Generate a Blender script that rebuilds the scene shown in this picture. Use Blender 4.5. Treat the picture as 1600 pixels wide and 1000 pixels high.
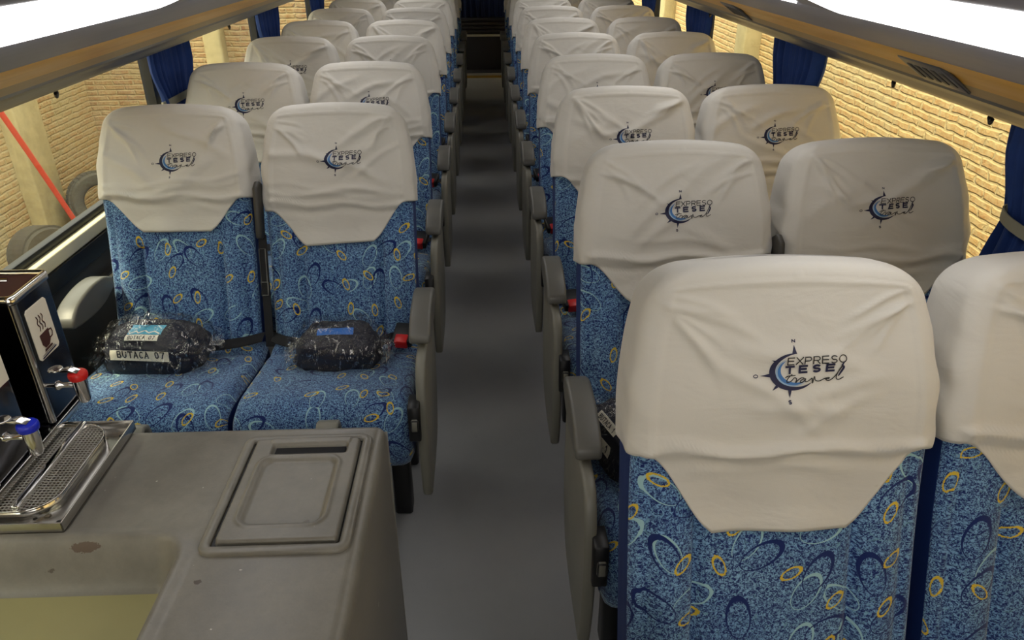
import bpy, bmesh, math, random
import numpy as np
from mathutils import Vector, Matrix, noise
for o in list(bpy.data.objects): bpy.data.objects.remove(o, do_unlink=True)
SC = bpy.context.scene
COL = SC.collection
PI = math.pi
R = math.radians
FLOOR = 1.55                     # camera height above the aisle floor

# ------------------------------------------------------------------ camera
PITCH, YAW, ROLL, FPX = 0.481, 0.035, -0.004, 1170.0
cam_d = bpy.data.cameras.new('camera'); cam = bpy.data.objects.new('camera', cam_d); COL.objects.link(cam)
cam_d.sensor_width = 36.0; cam_d.lens = 36.0 * FPX / 1600.0; cam_d.clip_start = 0.02; cam_d.clip_end = 200
cam.matrix_world = (Matrix.Translation((0, 0, FLOOR)) @ Matrix.Rotation(-YAW, 4, 'Z') @
                    Matrix.Rotation(PI/2 - PITCH, 4, 'X') @ Matrix.Rotation(ROLL, 4, 'Z'))
SC.camera = cam
# ------------------------------------------------------------------ world, sun, exposure
w = bpy.data.worlds.new('world'); SC.world = w; w.use_nodes = True
bg = w.node_tree.nodes['Background']; bg.inputs[0].default_value = (1.0, 0.96, 0.88, 1); bg.inputs[1].default_value = 4.0
sun_d = bpy.data.lights.new('sun', 'SUN'); sun_d.energy = 6.0; sun_d.angle = R(6); sun_d.color = (1.0, 0.86, 0.62)
sun = bpy.data.objects.new('sun', sun_d); COL.objects.link(sun)
sun.rotation_euler = Vector((0.42, 0.20, -1.0)).to_track_quat('-Z', 'Y').to_euler()
SC.view_settings.view_transform = 'Standard'; SC.view_settings.look = 'None'
SC.view_settings.exposure = 0.18; SC.view_settings.gamma = 1.0; SC.view_settings.use_curve_mapping = False
LAMP = 2.6                       # radiance of the light panels under the luggage racks

# ------------------------------------------------------------------ material helpers
def s2l(c):
    c = c/255.0
    return c/12.92 if c <= .04045 else ((c+.055)/1.055)**2.4
def rgb(r, g, b): return (s2l(r), s2l(g), s2l(b), 1)
class NT:
    def __init__(s, name):
        s.m = bpy.data.materials.new(name); s.m.use_nodes = True; s.t = s.m.node_tree
        s.b = s.t.nodes['Principled BSDF']; s.out = s.t.nodes['Material Output']
    def n(s, typ, **kw):
        x = s.t.nodes.new(typ)
        for k, v in kw.items():
            if k.startswith('i_'):
                key = k[2:]; key = int(key) if key.isdigit() else key.replace('_', ' ')
                s.put(x.inputs[key], v)
            else: setattr(x, k, v)
        return x
    def put(s, sock, v):
        if isinstance(v, bpy.types.NodeSocket): s.t.links.new(v, sock)
        elif isinstance(v, bpy.types.Node): s.t.links.new(v.outputs[0], sock)
        else: sock.default_value = v
    def math(s, op, a, b=0.0, c=None):
        x = s.t.nodes.new('ShaderNodeMath'); x.operation = op; s.put(x.inputs[0], a); s.put(x.inputs[1], b)
        if c is not None: s.put(x.inputs[2], c)
        return x.outputs[0]
    def mix(s, f, a, b):
        x = s.t.nodes.new('ShaderNodeMix'); x.data_type = 'RGBA'; s.put(x.inputs[0], f); s.put(x.inputs[6], a); s.put(x.inputs[7], b)
        return x.outputs[2]
    def ramp(s, f, stops):
        x = s.t.nodes.new('ShaderNodeValToRGB'); s.put(x.inputs[0], f)
        e = x.color_ramp.elements
        while len(e) < len(stops): e.new(.5)
        for el, (p, c) in zip(e, stops):
            el.position = p; el.color = c if len(c) == 4 else (*c, 1)
        return x.outputs[0]
    def noise(s, vec, scale, detail=2, rough=.5, dist=0.0):
        x = s.n('ShaderNodeTexNoise'); s.put(x.inputs['Vector'], vec); x.inputs['Scale'].default_value = scale
        x.inputs['Detail'].default_value = detail; x.inputs['Roughness'].default_value = rough; x.inputs['Distortion'].default_value = dist
        return x.outputs['Fac']
    def bump(s, h, strength=.3, dist=.01):
        x = s.n('ShaderNodeBump'); s.put(x.inputs['Height'], h); x.inputs['Strength'].default_value = strength; x.inputs['Distance'].default_value = dist
        s.put(s.b.inputs['Normal'], x.outputs[0]); return x
    def obj(s): return s.n('ShaderNodeTexCoord').outputs['Object']
    def uv(s): return s.n('ShaderNodeTexCoord').outputs['UV']
def plain(name, col, rough=.5, metal=0.0, var=.12, scale=9, bump=0.0, bscale=120, spec=None):
    k = NT(name)
    o = k.obj(); f = k.noise(o, scale, 4, .6)
    a = tuple(max(0, c*(1-var)) for c in col[:3]) + (1,); b = tuple(min(1, c*(1+var)) for c in col[:3]) + (1,)
    k.put(k.b.inputs['Base Color'], k.mix(f, a, b))
    k.b.inputs['Roughness'].default_value = rough; k.b.inputs['Metallic'].default_value = metal
    if spec is not None: k.b.inputs['Specular IOR Level'].default_value = spec
    if bump: k.bump(k.noise(o, bscale, 3, .6), bump, .002)
    return k.m

def mat_fabric():
    k = NT('patterned_upholstery'); uv = k.uv()
    oi = k.n('ShaderNodeObjectInfo').outputs['Random']
    off = k.n('ShaderNodeCombineXYZ'); k.put(off.inputs[0], k.math('MULTIPLY', oi, 7.3)); k.put(off.inputs[1], k.math('MULTIPLY', oi, 3.1))
    va = k.n('ShaderNodeVectorMath', operation='ADD'); k.put(va.inputs[0], uv); k.put(va.inputs[1], off.outputs[0]); P = va.outputs[0]
    g = k.noise(P, 240, 3, .75, 1.2)
    speck = k.ramp(g, [(.47, (0, 0, 0)), (.57, (1, 1, 1))])
    big = k.noise(P, 6, 2)
    navy = rgb(14, 34, 94); pale = rgb(144, 184, 212); mid = rgb(94, 138, 190)
    base = k.mix(speck, navy, k.mix(big, pale, mid))
    # fine drawn squiggles
    sq = k.noise(P, 38, 1, .5, 2.5)
    line = k.math('LESS_THAN', k.math('ABSOLUTE', k.math('SUBTRACT', sq, .5)), .012)
    base = k.mix(k.math('MULTIPLY', line, .5), base, rgb(120, 165, 180))
    def rings(base, cells, rx, ry, thick, shift, col, seed, keep, jag=0.0):
        mp = k.n('ShaderNodeMapping'); k.put(mp.inputs['Vector'], P); mp.inputs['Location'].default_value = (seed, seed*1.7, 0)
        v = k.n('ShaderNodeTexVoronoi', voronoi_dimensions='2D', feature='F1'); k.put(v.inputs['Vector'], mp.outputs[0])
        v.inputs['Scale'].default_value = cells; v.inputs['Randomness'].default_value = .75
        sub = k.n('ShaderNodeVectorMath', operation='SUBTRACT'); k.put(sub.inputs[0], mp.outputs[0]); k.put(sub.inputs[1], v.outputs['Position'])
        sep = k.n('ShaderNodeSeparateColor'); k.put(sep.inputs[0], v.outputs['Color'])
        rot = k.n('ShaderNodeVectorRotate', rotation_type='Z_AXIS'); k.put(rot.inputs['Vector'], sub.outputs[0])
        k.put(rot.inputs['Angle'], k.math('MULTIPLY_ADD', k.math('SUBTRACT', sep.outputs[0], .5), 2.6, 0.0))
        sc = k.n('ShaderNodeVectorMath', operation='MULTIPLY'); k.put(sc.inputs[0], rot.outputs[0]); sc.inputs[1].default_value = (1/rx, 1/ry, 0)
        ln = k.n('ShaderNodeVectorMath', operation='LENGTH'); k.put(ln.inputs[0], sc.outputs[0]); d1 = ln.outputs['Value']
        if jag: d1 = k.math('ADD', d1, k.math('MULTIPLY', k.math('SUBTRACT', k.noise(P, 420, 1), .5), jag))
        ad = k.n('ShaderNodeVectorMath', operation='ADD'); k.put(ad.inputs[0], sc.outputs[0]); ad.inputs[1].default_value = (0, shift, 0)
        l2 = k.n('ShaderNodeVectorMath', operation='LENGTH'); k.put(l2.inputs[0], ad.outputs[0]); d2 = l2.outputs['Value']
        if jag: d2 = k.math('ADD', d2, k.math('MULTIPLY', k.math('SUBTRACT', k.noise(P, 420, 1), .5), jag))
        f = k.math('MULTIPLY', k.math('LESS_THAN', d1, 1.0), k.math('GREATER_THAN', d2, 1.0-thick))
        f = k.math('MULTIPLY', f, k.math('LESS_THAN', sep.outputs[1], keep))
        return k.mix(f, base, col)
    base = rings(base, 10.5, .019, .036, .11, .08, rgb(150, 188, 194), 3.3, .70)
    base = rings(base, 9.5, .020, .039, .15, .11, rgb(14, 34, 92), 0.7, .75)
    base = rings(base, 12.5, .0095, .0195, .26, .05, rgb(208, 178, 56), 9.1, .58, .35)
    k.put(k.b.inputs['Base Color'], base); k.b.inputs['Roughness'].default_value = .9
    k.b.inputs['Sheen Weight'].default_value = .25; k.b.inputs['Specular IOR Level'].default_value = .2
    k.bump(g, .35, .001)
    return k.m
def mat_cover():
    k = NT('headrest_cover_cloth'); o = k.obj()
    f = k.noise(o, 5, 4, .6)
    base = k.mix(f, rgb(205, 201, 192), rgb(219, 215, 206))
    st = k.ramp(k.noise(o, 17, 4, .7), [(.70, (0, 0, 0)), (.78, (1, 1, 1))])
    base = k.mix(k.math('MULTIPLY', st, .25), base, rgb(168, 156, 132))
    k.put(k.b.inputs['Base Color'], base); k.b.inputs['Roughness'].default_value = .62; k.b.inputs['Sheen Weight'].default_value = .2
    k.b.inputs['Specular IOR Level'].default_value = .3
    mp = k.n('ShaderNodeMapping'); k.put(mp.inputs['Vector'], o); mp.inputs['Scale'].default_value = (1, .6, 2.2); mp.inputs['Rotation'].default_value = (0, .35, 0)
    h = k.math('ADD', k.noise(mp.outputs[0], 9, 3, .5, .6), k.math('MULTIPLY', k.noise(o, 500, 1), .03))
    k.bump(h, .35, .012)
    # thin cloth lets a little light through
    tr = k.n('ShaderNodeBsdfTranslucent'); k.put(tr.inputs[0], base)
    ms = k.n('ShaderNodeMixShader'); ms.inputs[0].default_value = .08
    k.put(ms.inputs[1], k.b.outputs[0]); k.put(ms.inputs[2], tr.outputs[0]); k.put(k.out.inputs[0], ms.outputs[0])
    return k.m
def mat_brick(name, c1, c2, mortar, plaster, rot90=False):
    k = NT(name); o = k.obj()
    sep = k.n('ShaderNodeSeparateXYZ'); k.put(sep.inputs[0], o)
    cb = k.n('ShaderNodeCombineXYZ'); k.put(cb.inputs[0], sep.outputs[0 if rot90 else 1]); k.put(cb.inputs[1], sep.outputs[2])
    wob = k.n('ShaderNodeTexNoise'); k.put(wob.inputs['Vector'], o); wob.inputs['Scale'].default_value = 9; wob.inputs['Detail'].default_value = 8
    sb = k.n('ShaderNodeVectorMath', operation='SUBTRACT'); k.put(sb.inputs[0], wob.outputs['Color']); sb.inputs[1].default_value = (.5, .5, .5)
    ml = k.n('ShaderNodeVectorMath', operation='MULTIPLY'); k.put(ml.inputs[0], sb.outputs[0]); ml.inputs[1].default_value = (.10, .026, 0)
    ad = k.n('ShaderNodeVectorMath', operation='ADD'); k.put(ad.inputs[0], cb.outputs[0]); k.put(ad.inputs[1], ml.outputs[0])
    b = k.n('ShaderNodeTexBrick'); k.put(b.inputs['Vector'], ad.outputs[0]); b.inputs['Scale'].default_value = 1.0; b.squash = 1.0
    b.inputs['Brick Width'].default_value = .20; b.inputs['Row Height'].default_value = .053; b.inputs['Mortar Size'].default_value = .012
    b.inputs['Mortar Smooth'].default_value = .7; b.inputs['Color1'].default_value = c1; b.inputs['Color2'].default_value = c2; b.inputs['Mortar'].default_value = mortar
    n2 = k.noise(o, 22, 5, .7)
    col = k.mix(k.math('MULTIPLY', k.ramp(n2, [(.34, (0, 0, 0)), (.60, (1, 1, 1))]), .8), b.outputs['Color'], mortar)
    pl = k.ramp(k.noise(o, 1.6, 5, .7), [(.50, (0, 0, 0)), (.60, (1, 1, 1))])
    col = k.mix(k.math('MULTIPLY', pl, .75), col, plaster)
    k.put(k.b.inputs['Base Color'], col); k.b.inputs['Roughness'].default_value = .95
    hgt = k.math('SUBTRACT', k.math('MULTIPLY', k.noise(o, 20, 6, .75), 1.6), k.math('MULTIPLY', b.outputs['Fac'], .7))
    k.bump(hgt, .9, .035)
    return k.m
def mat_glass():
    k = NT('window_glass'); k.t.nodes.remove(k.b)
    tr = k.n('ShaderNodeBsdfTransparent'); tr.inputs[0].default_value = (.93, .96, .92, 1)
    gl = k.n('ShaderNodeBsdfGlossy'); gl.inputs['Roughness'].default_value = .02
    fr = k.n('ShaderNodeLayerWeight'); fr.inputs[0].default_value = .5
    ff = k.math('MULTIPLY_ADD', k.math('POWER', fr.outputs['Facing'], 4.0), .35, .03)
    mx = k.n('ShaderNodeMixShader'); k.put(mx.inputs[0], ff); k.put(mx.inputs[1], tr.outputs[0]); k.put(mx.inputs[2], gl.outputs[0])
    k.put(k.out.inputs[0], mx.outputs[0]); return k.m
def mat_wrap():
    k = NT('clear_plastic_wrap'); k.t.nodes.remove(k.b)
    tr = k.n('ShaderNodeBsdfTransparent')
    gl = k.n('ShaderNodeBsdfGlossy'); gl.inputs['Roughness'].default_value = .22
    o = k.obj(); mp = k.n('ShaderNodeMapping'); k.put(mp.inputs['Vector'], o); mp.inputs['Rotation'].default_value = (.3, .5, .2); mp.inputs['Scale'].default_value = (34, 9, 14)
    nz = k.noise(mp.outputs[0], 1.0, 4, .6, 1.0)
    bp = k.n('ShaderNodeBump'); bp.inputs['Strength'].default_value = .8; bp.inputs['Distance'].default_value = .02; k.put(bp.inputs['Height'], nz)
    k.put(gl.inputs['Normal'], bp.outputs[0])
    rg = k.math('LESS_THAN', k.math('ABSOLUTE', k.math('SUBTRACT', nz, .5)), .011)
    n2 = k.noise(o, 14, 2); rg = k.math('MULTIPLY', rg, k.math('GREATER_THAN', n2, .48))
    mx = k.n('ShaderNodeMixShader'); k.put(mx.inputs[0], k.math('MULTIPLY_ADD', rg, .5, .06))
    k.put(mx.inputs[1], tr.outputs[0]); k.put(mx.inputs[2], gl.outputs[0]); k.put(k.out.inputs[0], mx.outputs[0]); return k.m
def mat_emit(name, col, st):
    k = NT(name)
    k.b.inputs['Base Color'].default_value = col; k.b.inputs['Emission Color'].default_value = col
    k.b.inputs['Emission Strength'].default_value = st; k.b.inputs['Roughness'].default_value = .3; return k.m
def mat_brushed(name, a, b, rough, stretch=(2, .15, 6), metal=0.0):
    k = NT(name); o = k.obj(); mp = k.n('ShaderNodeMapping'); k.put(mp.inputs['Vector'], o); mp.inputs['Scale'].default_value = stretch
    f = k.noise(mp.outputs[0], 14, 5, .65)
    k.put(k.b.inputs['Base Color'], k.mix(f, a, b)); k.b.inputs['Roughness'].default_value = rough; k.b.inputs['Metallic'].default_value = metal
    return k.m
def mat_counter():
    k = NT('worn_grey_moulding'); o = k.obj()
    f = k.noise(o, 4, 6, .7); base = k.mix(k.ramp(f, [(.3, (0, 0, 0)), (.7, (1, 1, 1))]), rgb(98, 95, 88), rgb(138, 134, 124))
    base = k.mix(k.math('MULTIPLY', k.noise(o, 70, 4, .8), .35), base, rgb(92, 90, 82))
    st = k.ramp(k.noise(o, 30, 5, .75), [(.70, (0, 0, 0)), (.73, (1, 1, 1))])
    base = k.mix(k.math('MULTIPLY', st, .6), base, rgb(70, 58, 44))
    fl = k.ramp(k.noise(o, 75, 2), [(.77, (0, 0, 0)), (.79, (1, 1, 1))])
    base = k.mix(k.math('MULTIPLY', fl, .8), base, rgb(205, 202, 190))
    def blotch(base, c, inv, thr, col, amt):      # dried rust marks and chips with their own outline
        sb = k.n('ShaderNodeVectorMath', operation='SUBTRACT'); k.put(sb.inputs[0], o); sb.inputs[1].default_value = c
        ml = k.n('ShaderNodeVectorMath', operation='MULTIPLY'); k.put(ml.inputs[0], sb.outputs[0]); ml.inputs[1].default_value = inv
        ln = k.n('ShaderNodeVectorMath', operation='LENGTH'); k.put(ln.inputs[0], ml.outputs[0])
        d = k.math('ADD', ln.outputs['Value'], k.math('MULTIPLY', k.noise(o, 55, 5, .75), 1.6))
        return k.mix(k.math('MULTIPLY', k.math('LESS_THAN', d, thr), amt), base, col)
    base = blotch(base, (-.645, .905, .69), (26, 110, 60), 1.42, rgb(74, 52, 36), .8)
    base = blotch(base, (-.700, .885, .655), (22, 70, 110), 1.25, rgb(60, 50, 34), .7)
    base = blotch(base, (-.435, .815, .70), (110, 140, 20), 1.45, rgb(60, 50, 40), .85)
    base = blotch(base, (-.30, .93, .70), (60, 60, 20), 1.15, rgb(80, 72, 60), .6)
    k.put(k.b.inputs['Base Color'], base)
    k.put(k.b.inputs['Roughness'], k.math('MULTIPLY_ADD', f, .4, .18)); k.bump(k.noise(o, 260, 2), .08, .002); return k.m
def mat_floor():
    k = NT('grey_vinyl_floor'); o = k.obj()
    f = k.noise(o, 2.2, 5, .65); base = k.mix(f, rgb(134, 135, 138), rgb(160, 160, 162))
    st = k.ramp(k.noise(o, 25, 5, .8), [(.66, (0, 0, 0)), (.70, (1, 1, 1))])
    base = k.mix(k.math('MULTIPLY', st, .35), base, rgb(60, 58, 55))
    k.put(k.b.inputs['Base Color'], base); k.b.inputs['Roughness'].default_value = .5; k.bump(k.noise(o, 200, 2), .1, .002); return k.m

M = dict(
 fabric=mat_fabric(), cover=mat_cover(), glass=mat_glass(), wrap=mat_wrap(), counter=mat_counter(), floor=mat_floor(),
 blue=plain('plain_blue_vinyl', rgb(20, 46, 104), .55, var=.15, bump=.1, bscale=400),
 navy=plain('navy_print', rgb(14, 18, 58), .6), lblue=plain('blue_print', rgb(58, 112, 172), .6), pblue=plain('pale_blue_print', rgb(150, 178, 205), .6),
 ink=plain('black_print', rgb(18, 18, 22), .5),
 grey=plain('grey_plastic', rgb(96, 95, 90), .42, bump=.05, bscale=300), grey2=plain('light_grey_plastic', rgb(122, 120, 110), .42, bump=.05, bscale=300),
 dark=plain('black_plastic', rgb(22, 22, 24), .45), dgrey=plain('dark_grey_trim', rgb(54, 52, 48), .5, bump=.1),
 belt=plain('black_webbing', rgb(16, 16, 20), .8, bump=.4, bscale=500), red=plain('red_plastic', rgb(205, 32, 30), .35), bluecap=plain('blue_plastic', rgb(20, 40, 190), .35),
 steel=mat_brushed('stainless_steel', (.42, .41, .39, 1), (.62, .60, .56, 1), .25, metal=1.0),
 dsteel=mat_brushed('dark_polished_steel', (.10, .10, .12, 1), (.20, .20, .21, 1), .18, metal=1.0),
 chrome=plain('chrome', (.75, .74, .72, 1), .12, metal=1.0),
 rack=mat_brushed('rack_grey', rgb(134, 134, 144), rgb(156, 154, 162), .42), rackd=mat_brushed('rack_dark_strip', rgb(48, 48, 54), rgb(82, 82, 84), .3),
 gold=mat_brushed('gold_strip', rgb(206, 150, 48), rgb(240, 188, 78), .35, metal=.2), gold2=mat_brushed('dull_gold_strip', rgb(160, 132, 84), rgb(186, 156, 100), .4, metal=.2),
 lamp=mat_emit('light_diffuser', (1, .98, .97, 1), LAMP),
 cream=plain('cream_sill', rgb(232, 226, 190), .5), black=plain('black_rubber', rgb(12, 14, 14), .5),
 curtain=plain('blue_curtain', rgb(24, 58, 124), .8, var=.3, scale=14), tie=plain('beige_tie', rgb(150, 148, 130), .8),
 wallp=plain('wall_panel', rgb(62, 60, 54), .6, bump=.2), ceil=plain('ceiling_panel', rgb(196, 194, 188), .7),
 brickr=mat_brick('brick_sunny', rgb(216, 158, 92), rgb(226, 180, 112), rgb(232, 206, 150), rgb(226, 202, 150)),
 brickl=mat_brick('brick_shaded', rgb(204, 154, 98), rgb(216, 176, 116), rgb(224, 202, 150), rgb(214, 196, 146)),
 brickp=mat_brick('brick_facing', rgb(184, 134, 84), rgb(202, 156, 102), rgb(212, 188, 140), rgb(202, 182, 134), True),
 concrete=plain('concrete', rgb(190, 176, 132), .95, var=.35, bump=.8, bscale=18), ground=plain('dirt', rgb(140, 124, 92), 1, var=.3, scale=3, bump=.8, bscale=12),
 tyre=plain('tyre_rubber', rgb(92, 86, 72), .9, var=.25), pole=plain('red_painted_pole', rgb(214, 84, 62), .6), wire=plain('white_cable', rgb(214, 206, 186), .6),
 darkcloth=plain('dark_navy_blanket', rgb(14, 16, 34), .9, var=.25, bump=.5, bscale=60), paper=plain('white_card', rgb(228, 222, 204), .7, var=.05),
 teal=plain('teal_card', rgb(60, 158, 190), .5, var=.15, scale=25), cardblue=plain('blue_card', rgb(30, 104, 190), .5), brown=plain('brown_print', rgb(70, 32, 24), .6),
 sinkc=plain('cream_basin', rgb(150, 144, 100), .35, var=.08), dirt2=plain('rust_stain', rgb(90, 66, 44), .9),
 mesh=plain('mesh_wire', (.62, .60, .55, 1), .42, metal=.8),
 lampoff=plain('unlit_diffuser', rgb(225, 224, 220), .4, var=.03),
 pan=plain('stained_pan', rgb(112, 102, 84), .5, var=.3, scale=20),
 stepp=plain('dark_step', rgb(52, 50, 56), .6), nose=plain('step_edge', rgb(196, 190, 172), .4), nosey=plain('yellow_edge', rgb(190, 150, 60), .5),
 bluedark=plain('dark_blue_curtain', rgb(14, 36, 84), .85, var=.35, scale=20),
)
# ------------------------------------------------------------------ object helpers
def link(name, me, mats, parent=None, loc=None):
    o = bpy.data.objects.new(name, me); COL.objects.link(o)
    if isinstance(me, bpy.types.Mesh) and not me.materials:
        for m in (mats if isinstance(mats, (list, tuple)) else [mats]): me.materials.append(m)
    if parent is not None: o.parent = parent
    if loc is not None: o.location = loc
    return o
def tag(o, label, cat, group=None):
    o['label'] = label; o['category'] = cat
    if group: o['group'] = group
    return o
def struct(o): o['kind'] = 'structure'; return o
def thing(name, label, cat, loc=(0, 0, 0), group=None):
    o = bpy.data.objects.new(name, None); COL.objects.link(o); o.location = loc; o.empty_display_size = .05
    return tag(o, label, cat, group)
def meshd(name, V, F, mi=None, uv=None, smooth=True):
    me = bpy.data.meshes.new(name); me.from_pydata([tuple(v) for v in V], [], F)
    if mi is not None: me.polygons.foreach_set('material_index', mi)
    if smooth is True: me.polygons.foreach_set('use_smooth', [True]*len(F))
    if uv is not None:
        l = me.uv_layers.new(name='UVMap'); idx = np.zeros(len(me.loops), dtype=np.int32); me.loops.foreach_get('vertex_index', idx)
        l.data.foreach_set('uv', np.asarray(uv, dtype=np.float32)[idx].ravel())
    me.update(); return me
class MB:
    """collects shapes for ONE mesh"""
    def __init__(s): s.V = []; s.F = []; s.I = []
    def add(s, V, F, mi=0):
        b = len(s.V); s.V += [tuple(v) for v in V]; s.F += [tuple(i+b for i in f) for f in F]; s.I += [mi]*len(F); return s
    def box(s, x0, x1, y0, y1, z0, z1, mi=0):
        V = [(x, y, z) for x in (x0, x1) for y in (y0, y1) for z in (z0, z1)]
        return s.add(V, [(0, 1, 3, 2), (4, 6, 7, 5), (0, 4, 5, 1), (2, 3, 7, 6), (0, 2, 6, 4), (1, 5, 7, 3)], mi)
    def prism(s, poly, a0, a1, axis='x', mi=0):
        """poly of 2D points extruded along axis: 'x' -> (y,z); 'y' -> (x,z); 'z' -> (x,y)"""
        n = len(poly)
        def P(p, a): return (a, p[0], p[1]) if axis == 'x' else ((p[0], a, p[1]) if axis == 'y' else (p[0], p[1], a))
        V = [P(p, a0) for p in poly] + [P(p, a1) for p in poly]
        F = [tuple(range(n-1, -1, -1)), tuple(range(n, 2*n))] + [(i, (i+1) % n, n+(i+1) % n, n+i) for i in range(n)]
        return s.add(V, F, mi)
    def tube(s, pts, r, n=10, mi=0, cap=True):
        pts = [Vector(p) for p in pts]; rs = r if isinstance(r, (list, tuple)) else [r]*len(pts); V = []; F = []
        up = Vector((0, 0, 1))
        for i, p in enumerate(pts):
            d = (pts[min(i+1, len(pts)-1)] - pts[max(i-1, 0)]).normalized()
            a = d.cross(up if abs(d.dot(up)) < .95 else Vector((1, 0, 0))).normalized(); b = d.cross(a)
            for k in range(n): t = 2*PI*k/n; V.append(p + (a*math.cos(t) + b*math.sin(t))*rs[i])
        for i in range(len(pts)-1):
            for k in range(n): F.append((i*n+k, i*n+(k+1) % n, (i+1)*n+(k+1) % n, (i+1)*n+k))
        if cap: F += [tuple(range(n-1, -1, -1)), tuple(range((len(pts)-1)*n, len(pts)*n))]
        return s.add(V, F, mi)
    def lathe(s, prof, c, n=24, mi=0):
        V = []; F = []
        for (r, z) in prof:
            for k in range(n): t = 2*PI*k/n; V.append((c[0]+r*math.cos(t), c[1]+r*math.sin(t), c[2]+z))
        for i in range(len(prof)-1):
            for k in range(n): F.append((i*n+k, i*n+(k+1) % n, (i+1)*n+(k+1) % n, (i+1)*n+k))
        return s.add(V, F, mi)
    def ribbon(s, pts, wdt, z=0, mi=0):
        """2D polyline with width, lying in plane z (x,y)"""
        pts = [Vector(p) for p in pts]; V = []; F = []
        for i, p in enumerate(pts):
            d = (pts[min(i+1, len(pts)-1)] - pts[max(i-1, 0)])
            if d.length < 1e-9: d = Vector((1, 0))
            d.normalize(); nn = Vector((-d.y, d.x))
            ww = wdt(i/(len(pts)-1)) if callable(wdt) else wdt
            V += [(*(p+nn*ww/2), z), (*(p-nn*ww/2), z)]
        for i in range(len(pts)-1): F.append((2*i, 2*i+1, 2*i+3, 2*i+2))
        return s.add(V, F, mi)
    def mesh(s, name='mesh', smooth=False):
        me = bpy.data.meshes.new(name); me.from_pydata(s.V, [], s.F); me.polygons.foreach_set('material_index', s.I)
        if smooth: me.polygons.foreach_set('use_smooth', [True]*len(s.F))
        me.update(); return me
    def build(s, name, mats, parent=None, bevel=0.0, smooth=False, seg=2, loc=None):
        me = s.mesh(name, smooth)
        if bevel:
            bm = bmesh.new(); bm.from_mesh(me)
            es = [e for e in bm.edges if len(e.link_faces) == 2 and e.calc_face_angle(0) > .5]
            bmesh.ops.bevel(bm, geom=es, offset=bevel, segments=seg, profile=.5, affect='EDGES', clamp_overlap=True)
            for f in bm.faces: f.smooth = True
            bm.to_mesh(me); bm.free()
            try: me.set_sharp_from_angle(angle=R(50))
            except Exception: pass
        elif smooth:
            try: me.set_sharp_from_angle(angle=R(50))
            except Exception: pass
        return link(name, me, mats, parent, loc)
def sstep(a, b, x):
    t = min(1, max(0, (x-a)/(b-a))); return t*t*(3-2*t)
def bez(pts, n=8):
    """Catmull-Rom through 2D/3D points"""
    P = [Vector(p) for p in pts]; out = []
    for i in range(len(P)-1):
        p0, p1, p2, p3 = P[max(i-1, 0)], P[i], P[i+1], P[min(i+2, len(P)-1)]
        for k in range(n):
            t = k/n; out.append(.5*((2*p1)+(p2-p0)*t+(2*p0-5*p1+4*p2-p3)*t*t+(3*p1-p0-3*p2+p3)*t**3))
    out.append(P[-1]); return out

# ------------------------------------------------------------------ stroke lettering
def arc(cx, cy, rx, ry, a0, a1, n=14): return [(cx+rx*math.cos(R(a0+(a1-a0)*i/n)), cy+ry*math.sin(R(a0+(a1-a0)*i/n))) for i in range(n+1)]
GL = {
 'E': [[(.9, 1), (0, 1), (0, 0), (.9, 0)], [(0, .52), (.8, .52)]], 'X': [[(0, 1), (.95, 0)], [(.95, 1), (0, 0)]],
 'P': [[(0, 0), (0, 1), (.55, 1)] + arc(.55, .72, .33, .28, 90, -90) + [(0, .44)]],
 'R': [[(0, 0), (0, 1), (.55, 1)] + arc(.55, .73, .33, .27, 90, -90) + [(0, .46)], [(.5, .46), (.9, 0)]],
 'S': [arc(.45, .75, .40, .25, 20, 250) + arc(.45, .25, .42, .25, 90, -160)], 'O': [arc(.55, .5, .55, .5, 0, 360, 24)],
 'T': [[(0, 1), (.95, 1)], [(.475, 1), (.475, 0)]], 'N': [[(0, 0), (0, 1), (.8, 0), (.8, 1)]],
 'B': [[(0, 0), (0, 1), (.5, 1)] + arc(.5, .76, .3, .24, 90, -90) + [(0, .52)], [(.5, .52)] + arc(.52, .26, .34, .26, 90, -90) + [(0, 0)]],
 'U': [[(0, 1), (0, .4)] + arc(.4, .4, .4, .4, 180, 360) + [(.8, 1)]], 'A': [[(0, 0), (.45, 1), (.9, 0)], [(.16, .33), (.74, .33)]],
 'C': [arc(.5, .5, .48, .5, 45, 315)], '0': [arc(.4, .5, .4, .5, 0, 360, 20)], '7': [[(0, 1), (.8, 1), (.3, 0)]], '1': [[(.1, .75), (.4, 1), (.4, 0)]], ' ': []}
def dense(pl, step=.12):
    out = [Vector(pl[0])]
    for a, b in zip(pl, pl[1:]):
        a = Vector(a); b = Vector(b); n = max(1, int((b-a).length/step))
        for i in range(1, n+1): out.append(a+(b-a)*i/n)
    return out
def text(mb, s, x, y, h, wid, adv, th, z=0, mi=0, slope=0.0):
    """h height, wid glyph width, adv advance"""
    for ch in s:
        for st in GL[ch]:
            # split at sharp corners so ribbons keep their width
            segs = []; cur = [Vector(st[0])]
            for i in range(1, len(st)):
                cur.append(Vector(st[i]))
                if i < len(st)-1:
                    d1 = (Vector(st[i])-Vector(st[i-1])).normalized(); d2 = (Vector(st[i+1])-Vector(st[i])).normalized()
                    if d1.dot(d2) < .6: segs.append(cur); cur = [Vector(st[i])]
            segs.append(cur)
            for sg in segs:
                pts = [Vector((x+p[0]*wid, y+p[1]*h+slope*(x+p[0]*wid))) for p in dense([tuple(q) for q in sg])]
                d0 = (pts[1]-pts[0]).normalized()*th*.5; d1 = (pts[-1]-pts[-2]).normalized()*th*.5
                if len(sg) < 8: pts[0] = pts[0]-d0; pts[-1] = pts[-1]+d1
                mb.ribbon(pts, th, z, mi)
        x += adv
    return x

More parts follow.
